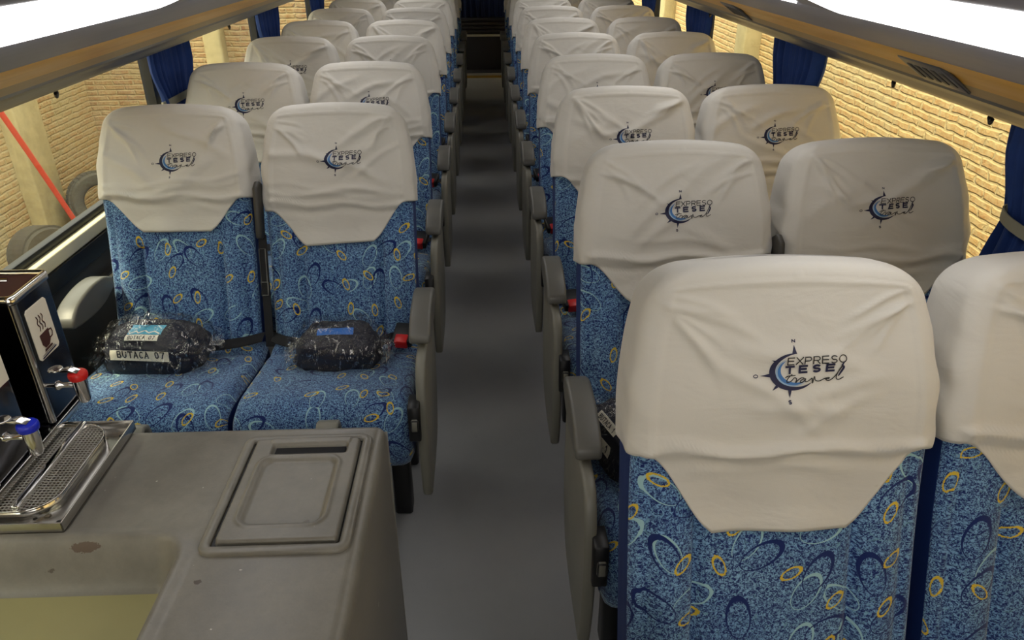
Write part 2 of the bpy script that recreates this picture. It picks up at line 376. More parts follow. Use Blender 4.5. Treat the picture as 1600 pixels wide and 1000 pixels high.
# ================================================================== SEAT
PHI = .30; BASE = (0.03, .40); LS = .720; HW = .226; HT = .056
def wprof(d):
    b = HW-.038*(1-min(max(d, 0), .24)/.24)**1.6
    if d < .052: b -= .052*(1-math.sqrt(max(0, 1-(1-max(d, 0)/.052)**2)))
    return b
def arch(x, d): return .42*x*x*(1-sstep(.0, .13, d))
def tprof(d, ht=None):
    ht = HT if ht is None else ht; r = .040
    if d >= r: return ht
    t = 1-max(d, 0)/r
    return ht*max(1e-4, 1-t**3.0)**(1/3.0)
NF = 61; NC = 6; NS = 3; NB = 16
def loopcoords(w_, t_, off=0.0):
    """rounded rectangle loop in (x, q) with q=-t at the front; returns list (x,q,kind,u)"""
    w_ = w_+off; t_ = t_+off; r = min(.019+off, w_*.6, t_*.85); out = []
    for i in range(NF):
        u = -1+2*i/(NF-1); out.append((u*(w_-r), -t_, 0, u))
    for i in range(1, NC): a = -PI/2+PI/2*i/NC; out.append((w_-r+r*math.cos(a), -t_+r+r*math.sin(a), 1, 1))
    for i in range(NS+1): out.append((w_, -t_+r+(2*t_-2*r)*i/NS, 2, 1))
    for i in range(1, NC): a = PI/2*i/NC; out.append((w_-r+r*math.cos(a), t_-r+r*math.sin(a), 3, 1))
    for i in range(NB): out.append(((1-2*i/(NB-1))*(w_-r), t_, 3, 1-2*i/(NB-1)))
    for i in range(1, NC): a = PI/2+PI/2*i/NC; out.append((-w_+r+r*math.cos(a), t_-r+r*math.sin(a), 3, -1))
    for i in range(NS+1): out.append((-w_, t_-r-(2*t_-2*r)*i/NS, 2, -1))
    for i in range(1, NC): a = PI+PI/2*i/NC; out.append((-w_+r+r*math.cos(a), -t_+r+r*math.sin(a), 1, -1))
    return out
def place(x, q, s):
    """seat-back coordinates -> local xyz (q>0 towards the rear)"""
    return (x, BASE[0]+math.sin(PHI)*s+math.cos(PHI)*q, BASE[1]+math.cos(PHI)*s-math.sin(PHI)*q)
def headbulge(d): return -.020*math.exp(-((d-.22)/.13)**2)
def back_mesh():
    ds = [0, .0008, .003, .007, .013, .02, .03, .042, .058, .08] + [.08+(LS-.08)*i/56 for i in range(1, 57)]
    V = []; UV = []; F = []; I = []
    n = None
    for d in ds:
        L = loopcoords(wprof(d), tprof(d)); n = len(L); s = LS-d
        for (x, q, kind, u) in L:
            qq = q
            if kind == 0:
                g = math.exp(-((abs(x)-.122)/.0045)**2)*.016 if d > .40 else 0
                g += math.exp(-((d-.415)/.006)**2)*.009*(1 if abs(x) < .13 else 0)
                g += math.exp(-((abs(x)-.198)/.006)**2)*.005
                puff = 0
                if abs(x) < .122: puff = .010*(1-(x/.122)**4)*sstep(.40, .46, d)
                elif abs(x) < .20: puff = .016*math.sin(PI*(abs(x)-.122)/.08)*sstep(.3, .46, d)
                qq = q+g-puff+headbulge(d)+.02*sstep(.45, .72, d)*0
            elif kind in (1, 2): qq = q+headbulge(d)*.6
            V.append(place(x, qq, s-arch(x, d))); UV.append((x+(q+.05)*(1 if u > 0 else -1)*(kind > 0)*.6, s))
    nr = len(ds)
    L0 = loopcoords(HW, HT)
    for i in range(nr-1):
        for k in range(n):
            k2 = (k+1) % n
            F.append((i*n+k, (i+1)*n+k, (i+1)*n+k2, i*n+k2))
            kd = L0[k][2]; I.append(0 if (kd in (0, 1) and L0[k2][2] in (0, 1)) else 1)
    F.append(tuple(range(n))); I.append(1); F.append(tuple((nr-1)*n+k for k in reversed(range(n)))); I.append(1)
    return meshd('backrest', V, F, I, UV)
def cushion_mesh():
    prof = bez([(0.02, .40), (.0, .425), (-.10, .428), (-.22, .442), (-.33, .458), (-.40, .460), (-.45, .440), (-.475, .395), (-.478, .34), (-.465, .30), (-.44, .275)], 5)
    NX = 40; V = []; UV = []; F = []; I = []; acc = [0]
    for a, b in zip(prof, prof[1:]): acc.append(acc[-1]+(b-a).length)
    for j, p in enumerate(prof):
        d = (prof[min(j+1, len(prof)-1)]-prof[max(j-1, 0)]).normalized(); nrm = Vector((d.y, -d.x))  # outward
        if nrm.dot(Vector((p.x+.22, p.y-.34))) < 0: nrm = -nrm
        for i in range(NX+1):
            x = -.232+.464*i/NX; e = min(1, (.232-abs(x))/.035); drop = .034*(1-math.sqrt(max(0, 1-(1-e)**2)))
            g = math.exp(-((abs(x)-.15)/.005)**2)*.004 + .006*math.cos(x/.235*PI/2)*-1
            pp = p-nrm*(drop+g)
            g2 = math.exp(-((acc[j]-.36)/.006)**2)*.004+math.exp(-((acc[j]-.115)/.016)**2)*.012
            pp = pp-nrm*g2
            V.append((x, pp.x, pp.y)); UV.append((x, -acc[j]+5))
    n = NX+1
    for j in range(len(prof)-1):
        for i in range(NX): F.append((j*n+i, j*n+i+1, (j+1)*n+i+1, (j+1)*n+i)); I.append(0)
    # sides and underside
    b0 = len(V); V += [(-.232, .02, .27), (.232, .02, .27)]; UV += [(0, 0), (0, 0)]
    last = len(prof)-1
    F.append(tuple([j*n for j in range(last+1)]+[b0])); I.append(1)
    F.append(tuple([j*n+NX for j in reversed(range(last+1))]+[b0+1])); I.append(1)
    F.append(tuple([last*n+i for i in range(n)]+[b0+1, b0])); I.append(1)
    F.append(tuple([i for i in reversed(range(n))]+[b0, b0+1])); I.append(1)
    return meshd('seat_cushion', V, F, I, UV)

class Cover:
    """one cloth headrest cover: its surface as a function, with its own folds"""
    def __init__(s, seed, low=.395, side=.295, amp=1.0, tilt=0.0, NR=64):
        s.rnd = random.Random(seed); r = s.rnd; s.low = low; s.side = side; s.amp = amp; s.tilt = tilt; s.NR = NR
        s.folds = []
        # long horizontal pulls around the elastic
        for i in range(4):
            s.folds.append((r.uniform(-.05, .05), side+r.uniform(-.05, .035), R(r.uniform(-7, 7)), r.uniform(.12, .28), r.uniform(.005, .010), r.uniform(.002, .0045)))
        s.folds.append((0, side-.006, R(r.uniform(-2, 2)), .5, .007, .0062))
        s.folds.append((0, side+.012, R(r.uniform(-2, 2)), .5, .008, -.0045))
        # pulls from the upper corners
        for sg in (-1, 1):
            for i in range(6):
                a = r.uniform(20, 62); L = r.uniform(.025, .075)
                cx = sg*(.165-.0*L)-sg*math.cos(R(a))*L*.9; cy = .055+math.sin(R(a))*L*.8+r.uniform(-.015, .03)
                s.folds.append((cx, cy, R(-a*sg), L, r.uniform(.0035, .007), r.uniform(.0020, .0042)))
        # soft diagonals over the face
        for i in range(5):
            s.folds.append((r.uniform(-.15, .12), r.uniform(.08, .26), R(r.choice([-1, 1])*r.uniform(8, 40)), r.uniform(.06, .13), r.uniform(.008, .016), r.uniform(.0030, .0060)))
        s.ph = [r.uniform(0, 6) for _ in range(6)]
    def disp(s, x, d):
        v = 0
        for (cx, cy, a, L, wd, A) in s.folds:
            dx = x-cx; dy = d-cy; c = math.cos(a); sn = math.sin(a)
            p = dx*c+dy*sn; q = -dx*sn+dy*c
            q += .006*math.sin(p*30+s.ph[0])
            if abs(q) > wd*3 or abs(p) > L*1.6: continue
            v += A*math.exp(-(q/wd)**2)*math.exp(-(p/L)**4)
        # hem flutter on the flap
        v += .003*math.sin(x*38+s.ph[1])*sstep(s.side+.02, s.low, d)+.004*sstep(s.low-.05, s.low, d)
        # front outline seam
        w_ = wprof(d)-.024; m = min(w_-abs(x), d-.034)
        v += .0022*math.exp(-(m/.0028)**2)*(1 if d < s.side+.02 else 0)
        if abs(x-.012) < .01 and d < .03: v += .0012*math.exp(-((x-.012)/.0022)**2)
        return max(-.0042, v*s.amp*1.6)
    def dlow(s, kind, u):
        if kind == 0:
            a = abs(u); base = s.side+s.tilt*u
            f = 1-sstep(.46, 1.0, a)
            return base+(s.low-s.side)*(f if a > .5 else 1)
        return s.side+s.tilt*u
    def surf(s, x, d, extra=0.0):
        """front point at (x,d)"""
        t = tprof(d)+.007
        q = -t-s.disp(x, d)-extra+headbulge(d)
        return place(x, q, LS+.006-d-arch(x, d))
    def mesh(s):
        V = []; F = []; UV = []
        L0 = loopcoords(HW, HT, .007); n = len(L0)
        lows = [s.dlow(L[2], L[3]) for L in L0]
        NR = s.NR
        for i in range(NR+1):
            v = i/NR; v = v*v*.25+v*.75 if v < 1 else 1
            for k in range(n):
                d = lows[k]*v
                if i == 0: d = 0
                # loop at this depth
                w_ = wprof(d); t_ = tprof(d)
                key = (round(d, 6)); L = s._loop(key, w_, t_)
                x, q, kind, u = L[k]
                if kind == 0: q = q-s.disp(x, d)+headbulge(d)
                elif kind in (1, 2): q = q+headbulge(d)*(.9 if kind == 1 else .5); x = x+(.0022*math.sin(d*70+s.ph[2]+q*40)*sstep(.05, .2, d) if True else 0)*(1 if x > 0 else -1)
                V.append(place(x, q, LS+.006-d-arch(x, d))); UV.append((x, d))
        for i in range(NR):
            for k in range(n): k2 = (k+1) % n; F.append((i*n+k, (i+1)*n+k, (i+1)*n+k2, i*n+k2))
        F.append(tuple(range(n)))
        # turned hem: a second row just inside
        b = len(V)
        for k in range(n):
            x, y, z = V[NR*n+k]; L = L0[k]
            dy = .004 if L[2] in (0, 1) else (-.004 if L[2] == 3 else 0); dx = -.004*(1 if x > 0 else -1) if L[2] == 2 else 0
            V.append((x+dx, y+dy, z+.001)); UV.append((x, 1))
        for k in range(n): k2 = (k+1) % n; F.append((NR*n+k, b+k, b+k2, NR*n+k2))
        return meshd('headrest_cover', V, F, None, UV)
    _c = {}
    def _loop(s, key, w_, t_):
        c = Cover._c
        if key not in c:
            if len(c) > 60000: c.clear()
            c[key] = loopcoords(w_, t_, .007)
        return c[key]
    def logo(s):
        """printed compass badge, drawn in zoomed picture units then mapped on the cloth"""
        mb = MB()
        def cres(cx, cy, rx, ry, a0, a1, tmax, mi, z, n=40, pw=.8, inn=1):
            pts_o = []; V = []; F = []
            for i in range(n+1):
                t = i/n; a = R(a0+(a1-a0)*t); th = tmax*math.sin(PI*t)**pw
                V += [(cx+rx*math.cos(a), cy+ry*math.sin(a), z), (cx+(rx-th)*math.cos(a), cy+(ry-th*.85)*math.sin(a), z)]
            for i in range(n): F.append((2*i, 2*i+1, 2*i+3, 2*i+2))
            mb.add(V, F, mi)
        # y is up here: y = 500 - zoomY
        cres(592, -8, 292, 230, 82, 325, 78, 0, 0)
        cres(600, -8, 222, 178, 112, 318, 22, 2, 1)
        cres(606, -6, 205, 165, 120, 322, 48, 1, 2)
        for (bx, by, tx, ty, hw) in ((600, 215, 600, 320, 30), (320, -48, 185, -52, 24), (560, -232, 552, -325, 24), (400, 112, 320, 142, 20), (400, -178, 330, -225, 20)):
            d = Vector((tx-bx, ty-by)).normalized(); nn = Vector((-d.y, d.x))*hw
            mb.add([(bx+nn.x, by+nn.y, 0), (bx-nn.x, by-nn.y, 0), (tx, ty, 0)], [(0, 1, 2)], 0)
        text(mb, 'N', 578, 350, 28, 44, 50, 11, 0, 0); text(mb, 'O', 104, -70, 34, 48, 50, 10, 0, 0); text(mb, 'S', 530, -385, 36, 40, 50, 12, 0, 0)
        text(mb, 'EXPRESO', 520, 62, 86, 84, 105, 13, 3, 3, .035)
        text(mb, 'TESE', 508, -48, 78, 92, 166, 27, 3, 0, .045)
        mb.ribbon(bez([(1222, 118), (1190, 70), (1208, 40), (1175, -30), (1150, -70)], 6), lambda t: 8+20*math.sin(PI*t), 3, 0)
        mb.ribbon(bez([(585, -38), (545, -75), (520, -115), (528, -138), (575, -120), (612, -82), (640, -98), (628, -140), (662, -108), (700, -84), (735, -92), (690, -118), (690, -140), (722, -132), (752, -92), (745, -128), (772, -130), (812, -104), (832, -92), (836, -152), (860, -70), (872, -116), (920, -126), (985, -98), (1040, -86), (1035, -100), (1000, -104), (1020, -122), (1062, -112), (1120, -60), (1180, 40), (1190, 62), (1165, 20), (1128, -70), (1135, -106), (1165, -108), (1215, -80)], 5), lambda t: 12, 3, 3)
        mb.ribbon(bez([(498, -78), (540, -60), (625, -52)], 5), 12, 3, 3)
        V = []
        for (X, Y, z) in mb.V:
            x = (X-600)*.000118+.004; d = .168-(Y)*.000125
            V.append(s.surf(x, d, .0009+.0002*z))
        me = meshd('printed_logo', V, mb.F, mb.I); return me
# meshes shared by the copies
BACK = back_mesh(); CUSH = cushion_mesh()
for m_ in (BACK, CUSH): m_.materials.append(M['fabric']); m_.materials.append(M['blue'])
COVERS = {}
def cover_pair(key, **kw):
    if key not in COVERS:
        c = Cover(**kw); a = c.mesh(); a.materials.append(M['cover']); b = c.logo()
        for m_ in ('navy', 'lblue', 'pblue', 'ink'): b.materials.append(M[m_])
        COVERS[key] = (a, b)
    return COVERS[key]
MC = {}
def cached(key, fn):
    if key not in MC: MC[key] = fn()
    return MC[key]
def bev(mb, name, off, seg=2):
    me = mb.mesh(name); bm = bmesh.new(); bm.from_mesh(me)
    es = [e for e in bm.edges if len(e.link_faces) == 2 and e.calc_face_angle(0) > .5]
    bmesh.ops.bevel(bm, geom=es, offset=off, segments=seg, profile=.5, affect='EDGES', clamp_overlap=True)
    for f in bm.faces: f.smooth = True
    bm.to_mesh(me); bm.free()
    try: me.set_sharp_from_angle(angle=R(55))
    except Exception: pass
    return me
def armrest_mesh():
    top = bez([(-.10, .640), (-.15, .660), (-.23, .664), (-.31, .650), (-.355, .622)], 4)
    bot = bez([(-.360, .598), (-.31, .590), (-.24, .585), (-.17, .590), (-.10, .612)], 4)
    return bev(MB().prism([tuple(p) for p in top]+[tuple(p) for p in bot], -.028, .028), 'armrest', .009, 3)
def panel_mesh(sg):
    pts = bez([(-.10, .60), (-.20, .592), (-.33, .585), (-.415, .575), (-.455, .50), (-.472, .38), (-.468, .27), (-.445, .17)], 4)
    pts2 = bez([(-.30, .165), (-.17, .19), (-.10, .30), (-.085, .45), (-.09, .56)], 4)
    return bev(MB().prism([tuple(p) for p in pts]+[tuple(p) for p in pts2], -.013, .013), 'side_panel', .007, 2)
def seat(x, ytop, kind, side, cov, label, wide=1.0):
    """kind 'aisle'/'window'; side -1 left of the aisle, +1 right"""
    cm, lm = cov
    t = thing('coach_seat', label, 'seat', (x, ytop-.245, 0), 'coach seats in rows on both sides of the aisle')
    bk_ = link('backrest', BACK, None, t); bk_.scale = (wide, 1, 1); link('seat_cushion', CUSH, None, t)
    hc = link('headrest_cover', cm, None, t); link('printed_logo', lm, None, hc)
    hc.scale = (wide, 1, 1)
    s_ais = -side        # direction of the aisle
    # base
    def base():
        mb = MB(); mb.box(-.20, .20, -.40, -.02, .235, .285); mb.box(-.20, -.15, -.33, -.27, 0, .24); mb.box(.15, .20, -.33, -.27, 0, .24); mb.box(-.20, -.15, -.10, -.04, 0, .24); mb.box(.15, .20, -.10, -.04, 0, .24)
        return bev(mb, 'seat_frame', .006, 1)
    link('seat_frame', cached('base', base), M['dark'], t)
    def foot():
        mb = MB(); mb.prism([(-.462, .40), (-.475, .452), (-.500, .462), (-.525, .452), (-.527, .440), (-.500, .446), (-.486, .435), (-.480, .39)], -.028, .028); return bev(mb, 'footrest_tab', .006, 2)
    link('footrest_tab', cached('foot', foot), M['grey2'], t, (.03, 0, .0))
    # lap belt
    def belt(sgn):
        mb = MB(); P = bez([(sgn*.225, -.005, .445), (sgn*.17, -.05, .452), (sgn*.09, -.10, .458), (0, -.11, .455), (-sgn*.09, -.10, .455), (-sgn*.17, -.07, .450), (-sgn*.225, -.02, .440)], 6)
        V = []; F = []
        for i, p in enumerate(P):
            V += [(p.x, p.y-.022, p.z+.004), (p.x, p.y+.022, p.z+.012)]
        for i in range(len(P)-1): F.append((2*i, 2*i+1, 2*i+3, 2*i+2))
        mb.add(V, F); mb.add([(a, b, c-.003) for a, b, c in V], [tuple(reversed(f)) for f in F]); return mb.mesh('seat_belt', True)
    s_bk = s_ais if kind == 'aisle' else -s_ais
    sb = link('seat_belt', cached(('belt', s_bk), lambda: belt(s_bk)), M['belt'], t)
    def buckle(sgn):
        mb = MB(); mb.box(-.030, .030, -.045, .03, .0, .03, 0); return bev(mb, 'buckle', .005, 2)
    bk = link('buckle', cached('buckle', lambda: buckle(1)), M['dark'], sb, (s_bk*.185, -.06, .460)); bk.rotation_euler = (R(20), 0, R(-10*s_bk))
    def rbtn(): mb = MB(); mb.box(-.019, .019, -.052, -.020, .004, .034); return bev(mb, 'release_button', .003, 2)
    rb = link('release_button', cached('rbtn', rbtn), M['red'], sb, bk.location); rb.rotation_euler = bk.rotation_euler
    if kind == 'aisle':
        link('armrest', cached('arm', armrest_mesh), M['grey'], t, (s_ais*.258, 0, 0))
        sp = link('side_panel', cached('panel', lambda: panel_mesh(1)), M['grey2'], t, (s_ais*.262, 0, 0))
        def lev():
            mb = MB(); mb.box(-.015, .015, -.490, -.425, .385, .490, 0); mb.box(-.008, .011, -.498, -.455, .42, .455, 1); return bev(mb, 'recline_lever', .003, 1)
        link('recline_lever', cached('lev', lev), [M['dark'], M['grey2']], sp, (-s_ais*.018, 0, .0))
    else:
        link('armrest', cached('arm', armrest_mesh), M['grey'], t, (side*.225 if abs(x) < .95 else side*.21, .12, .0))
        def carm():
            mb = MB()
            P = [place(0, -.10, .33), place(0, -.055, .33), place(0, -.045, .49), place(0, -.075, .50), place(0, -.10, .48)]
            mb.prism([(p[1], p[2]) for p in P], -.009, .009); return bev(mb, 'centre_armrest', .007, 2)
        if ytop > 1.2: link('centre_armrest', cached('carm', carm), M['dgrey'], t, (s_ais*.2435, 0, 0))
        def strap():
            mb = MB(); P = [place(0, -.068, s_) for s_ in (.34, .26, .18, .10, .04, .0)]
            for k, (a, b) in enumerate(zip(P, P[1:])):
                mb.add([(-.012, a[1], a[2]), (.012, a[1], a[2]), (.012, b[1], b[2]), (-.012, b[1], b[2]), (-.012, a[1]+.004, a[2]), (.012, a[1]+.004, a[2]), (.012, b[1]+.004, b[2]), (-.012, b[1]+.004, b[2])],
                       [(0, 1, 2, 3), (7, 6, 5, 4), (0, 4, 5, 1), (3, 2, 6, 7), (0, 3, 7, 4), (1, 5, 6, 2)])
            return mb.mesh('hanging_strap')
        if ytop < 1.2: return t
        hs = link('hanging_strap', cached('strap', strap), M['belt'], t, (s_ais*.245, 0, 0))
        def loop():
            mb = MB(); pts = [place(a, -.078, s_) for a, s_ in ((-.009, .20), (-.009, .30), (.009, .30), (.009, .20), (-.009, .20))]
            mb.tube(pts, .0018, 6); pts = [place(a, -.078, s_) for a, s_ in ((-.010, .16), (-.010, .20), (.010, .20), (.010, .16), (-.010, .16))]; mb.tube(pts, .0022, 6); return mb.mesh('metal_loop', True)
        link('metal_loop', cached('loop', loop), M['grey'], hs)
    return t
V0 = cover_pair('r1', seed=11, low=.432, side=.300, NR=84)
V1 = cover_pair('a', seed=4, low=.405, side=.295)
V2 = cover_pair('b', seed=8, low=.398, side=.300, tilt=.010)
V3 = cover_pair('c', seed=21, low=.385, side=.285, tilt=-.008)
V4 = cover_pair('lw1', seed=30, low=.372, side=.275)
V5 = cover_pair('l1', seed=42, low=.415, side=.305, tilt=-.012)
YR = [1.078, 1.805, 2.515, 3.22, 3.93, 4.63, 5.38, 6.10, 6.82, 7.54, 8.26]
YL = [2.30, 3.08, 3.87, 4.58, 5.31, 6.05, 6.79, 7.53, 8.27]
ORD = ['nearest', 'second', 'third', 'fourth', 'fifth', 'sixth', 'seventh', 'eighth', 'ninth', 'tenth', 'farthest']
XRA, XRW, XLA, XLW = .454, .944, -.446, -.921
for i, y in enumerate(YR):
    w_ = ORD[i]
    la = {0: 'big front coach seat in the right foreground, aisle side, compass logo on its cover',
          1: 'aisle seat on the right directly behind the big foreground seat, wrapped bag on its cushion'}.get(i, 'cream-covered seat bordering the aisle on its right, %s row from the camera' % w_)
    lw = {0: 'coach seat cut off by the right edge of the photo, beside the big foreground seat',
          1: 'window seat on the right with brick wall behind it, second row, full compass logo'}.get(i, 'cream-covered seat at the right windows, %s row from the camera' % w_)
    if i == 10: la = la.replace('farthest row from the camera', 'farthest row'); lw = lw.replace('farthest row from the camera', 'farthest row')
    seat(XRA, y, 'aisle', 1, V0 if i == 0 else (V1, V2, V3)[(i*2) % 3], la, 1.048 if i == 0 else 1.01)
    seat(XRW+(.01 if i == 0 else (-.012 if i > 1 else 0)), y, 'window', 1, (V3, V2, V1)[i % 3], lw, 1.048 if i == 0 else 1.0)
for i, y in enumerate(YL):
    w_ = ORD[i] if i < 8 else 'farthest'
    la = {0: 'aisle seat left of the aisle in the front row, black wrapped bag on its cushion'}.get(i, 'cream-covered seat bordering the aisle on its left, %s row behind the counter' % w_)
    lw = {0: 'window seat at front left with a wrapped bag marked BUTACA 07 on its cushion'}.get(i, 'cream-covered seat at the left windows, %s row behind the counter' % w_)
    seat(XLA+(.008 if i == 0 else 0), y, 'aisle', -1, V5 if i == 0 else (V2, V1, V3)[i % 3], la, .965 if i == 0 else 1.0)
    seat(XLW+(.006 if i == 0 else 0), y, 'window', -1, V4 if i == 0 else (V1, V3, V2)[i % 3], lw, .96 if i == 0 else 1.0)

# ================================================================== BUS SHELL
BX = 1.19; YE = 9.9; Y0 = -.8; CEIL = 1.80
struct(MB().box(-1.34, 1.34, Y0, YE, -.10, 0).build('floor', M['floor']))
struct(MB().box(-1.34, 1.34, Y0, YE+.1, CEIL, CEIL+.08).build('ceiling', M['ceil']))  # out of view, added to close the bus off from light above
SILL = .742
for sg, nm in ((-1, 'left'), (1, 'right')):
    mb = MB()
    def px(a, b, y0, y1, z0, z1, mi): mb.box(min(sg*a, sg*b), max(sg*a, sg*b), y0, y1, z0, z1, mi)
    px(1.25, 1.34, Y0, YE, 0, SILL-.02, 0)
    px(1.228, 1.25, Y0, YE, .0, .565, 0); px(1.222, 1.229, Y0, YE, .552, .558, 1)
    px(1.26, 1.34, Y0, YE, 1.26, CEIL, 0)
    struct(mb.build('wall_'+nm, [M['wallp'], M['cream']]))
    mb = MB(); px(1.235, 1.28, Y0, YE, SILL-.050, SILL-.010, 0); struct(mb.build('trim_1' if sg < 0 else 'trim_2', M['cream'], bevel=.006))
    mb = MB(); px(1.262, 1.29, Y0, YE, SILL-.012, SILL+.012, 0); px(1.23, 1.252, Y0, YE, SILL-.108, SILL-.050, 0)
    struct(mb.build('trim_3' if sg < 0 else 'trim_4', M['black'], bevel=.003))
WY = {-1: [-.8, .1, 1.52, 3.02, 4.52, 6.02, 7.4, 8.8, YE], 1: [-.8, .1, 1.50, 3.00, 4.48, 5.90, 7.3, 8.7, YE]}
wn = 0; tn = 5
for sg in (-1, 1):
    ys = WY[sg]
    for a, b in zip(ys, ys[1:]):
        wn += 1
        mb = MB(); mb.box(min(sg*1.276, sg*1.282), max(sg*1.276, sg*1.282), a+.02, b-.02, SILL, 1.27)
        struct(mb.build('window_%d' % wn, M['glass']))
    for y in ys[1:-1]:
        mb = MB(); mb.box(min(sg*1.262, sg*1.30), max(sg*1.262, sg*1.30), y-.025, y+.025, SILL, 1.27)
        struct(mb.build('trim_%d' % tn, M['black'])); tn += 1
# unseen bulkhead behind the camera, added to cut frontal light; small opening left
mb = MB(); mb.box(-1.34, 1.34, Y0-.06, Y0, 0, 1.0); mb.box(-1.34, -.7, Y0-.06, Y0, 1.0, CEIL); mb.box(.7, 1.34, Y0-.06, Y0, 1.0, CEIL); mb.box(-.7, .7, Y0-.06, Y0, 1.6, CEIL); struct(mb.build('wall_front_unseen', M['wallp']))
# rear end of the deck
mb = MB(); mb.box(-1.34, 1.34, YE, YE+.06, 0, CEIL); struct(mb.build('wall_rear', M['stepp']))
st = thing('rear_step', 'dark raised step with pale edge strips at the far end of the aisle', 'step', (0, 9.15, 0))
mb = MB(); mb.box(-.215, .245, 0, .45, 0, .028); mb.build('tread', M['stepp'], st, bevel=.004)
mb = MB(); mb.box(-.215, .245, -.012, .012, .028, .048); mb.build('step_edge', M['nose'], st)
mb = MB(); mb.box(-.215, .245, -.014, .0, .0, .028); mb.build('yellow_strip', M['nosey'], st)
mb = MB(); mb.box(-.26, .30, .40, .60, .0, .415); mb.build('riser', M['stepp'], st, bevel=.006)
mb = MB(); mb.box(-.26, .30, .385, .42, .41, .432); mb.build('upper_edge', M['nose'], st)
mb = MB()
for k in range(4): mb.box(-.26, .30, .55+.0*k, .60, .43+.045*k, .462+.045*k)
mb.build('slatted_panel', M['stepp'], st, bevel=.004)
def folded(name, W_, z0, z1, wf, amp, nf, mat, yfun=None, n=72, m=16, along='y', ph=0.0):
    V = []; F = []
    for j in range(m+1):
        z = z0+(z1-z0)*j/m; ww = wf((z-z0)/(z1-z0))
        for i in range(n+1):
            t = i/n; a = (t-.5)*ww*W_; k = amp*math.sin(2*PI*nf*t+ph+.6*math.sin(j*.4))*(.6+.4*math.sin(7*t+ph))+amp*.3*math.sin(2*PI*nf*2.3*t)
            V.append((k, a, z) if along == 'y' else (a, k, z))
    nn = n+1
    for j in range(m):
        for i in range(n): F.append((j*nn+i, j*nn+i+1, (j+1)*nn+i+1, (j+1)*nn+i))
    # back sheet gives the cloth a thickness
    b = len(V); V += [(x+(.003 if along == 'y' else 0), y+(.003 if along != 'y' else 0), z) for x, y, z in V]
    F += [tuple(v+b for v in reversed(f)) for f in F]
    return meshd(name, V, F)
rc = link('rear_curtain', folded('rear_curtain', .96, .60, CEIL-.005, lambda t: 1, .018, 13, None, along='x', n=200), M['bluedark'])
rc.location = (0, 9.80, 0); tag(rc, 'dark blue curtain across the far end of the aisle', 'curtain')
# window curtains
def cw(t):
    return .66+.34*sstep(.42, .80, t) if t > .42 else .66+.26*(1-t/.42)
CURT = {-1: [(1.50, .26), (3.08, .42), (4.60, .48), (6.02, .52), (7.4, .52), (8.8, .52)], 1: [(1.49, .42), (3.00, .46), (4.48, .48), (5.88, .5), (7.3, .52), (8.7, .52)]}
for sg, nm in ((-1, 'left'), (1, 'right')):
    for k, (y, wd) in enumerate(CURT[sg]):
        near = ['nearest the camera', 'second from the camera', 'third from the camera', 'fourth from the camera', 'fifth from the camera', 'farthest from the camera'][k]
        c = thing('window_curtain', 'blue gathered curtain with a pale tie at the %s windows, %s' % (nm, near), 'curtain', (sg*1.213, y, 0), 'gathered blue window curtains')
        link('curtain_cloth', folded('curtain_cloth', wd, SILL+.01, 1.195, cw, .016, 6.5, None, ph=k*1.3), M['curtain'], c)
        mb = MB(); pts = [(.030*math.cos(a), wd*.345*math.sin(a), .962+.012*math.cos(a)) for a in [2*PI*i/24 for i in range(25)]]
        V = []; F = []
        for p in pts: V += [(p[0], p[1], p[2]-.014), (p[0], p[1], p[2]+.014), (p[0]*.9, p[1]*.97, p[2]+.014), (p[0]*.9, p[1]*.97, p[2]-.014)]
        for i in range(24):
            for q in range(4): F.append((4*i+q, 4*i+(q+1) % 4, 4*i+4+(q+1) % 4, 4*i+4+q))
        mb.add(V, F); mb.build('curtain_tie', M['tie'], c, smooth=True)
        mb = MB(); mb.box(-.012, .012, -wd*.5, wd*.5, 1.193, 1.205); mb.build('curtain_rail', M['rackd'], c)

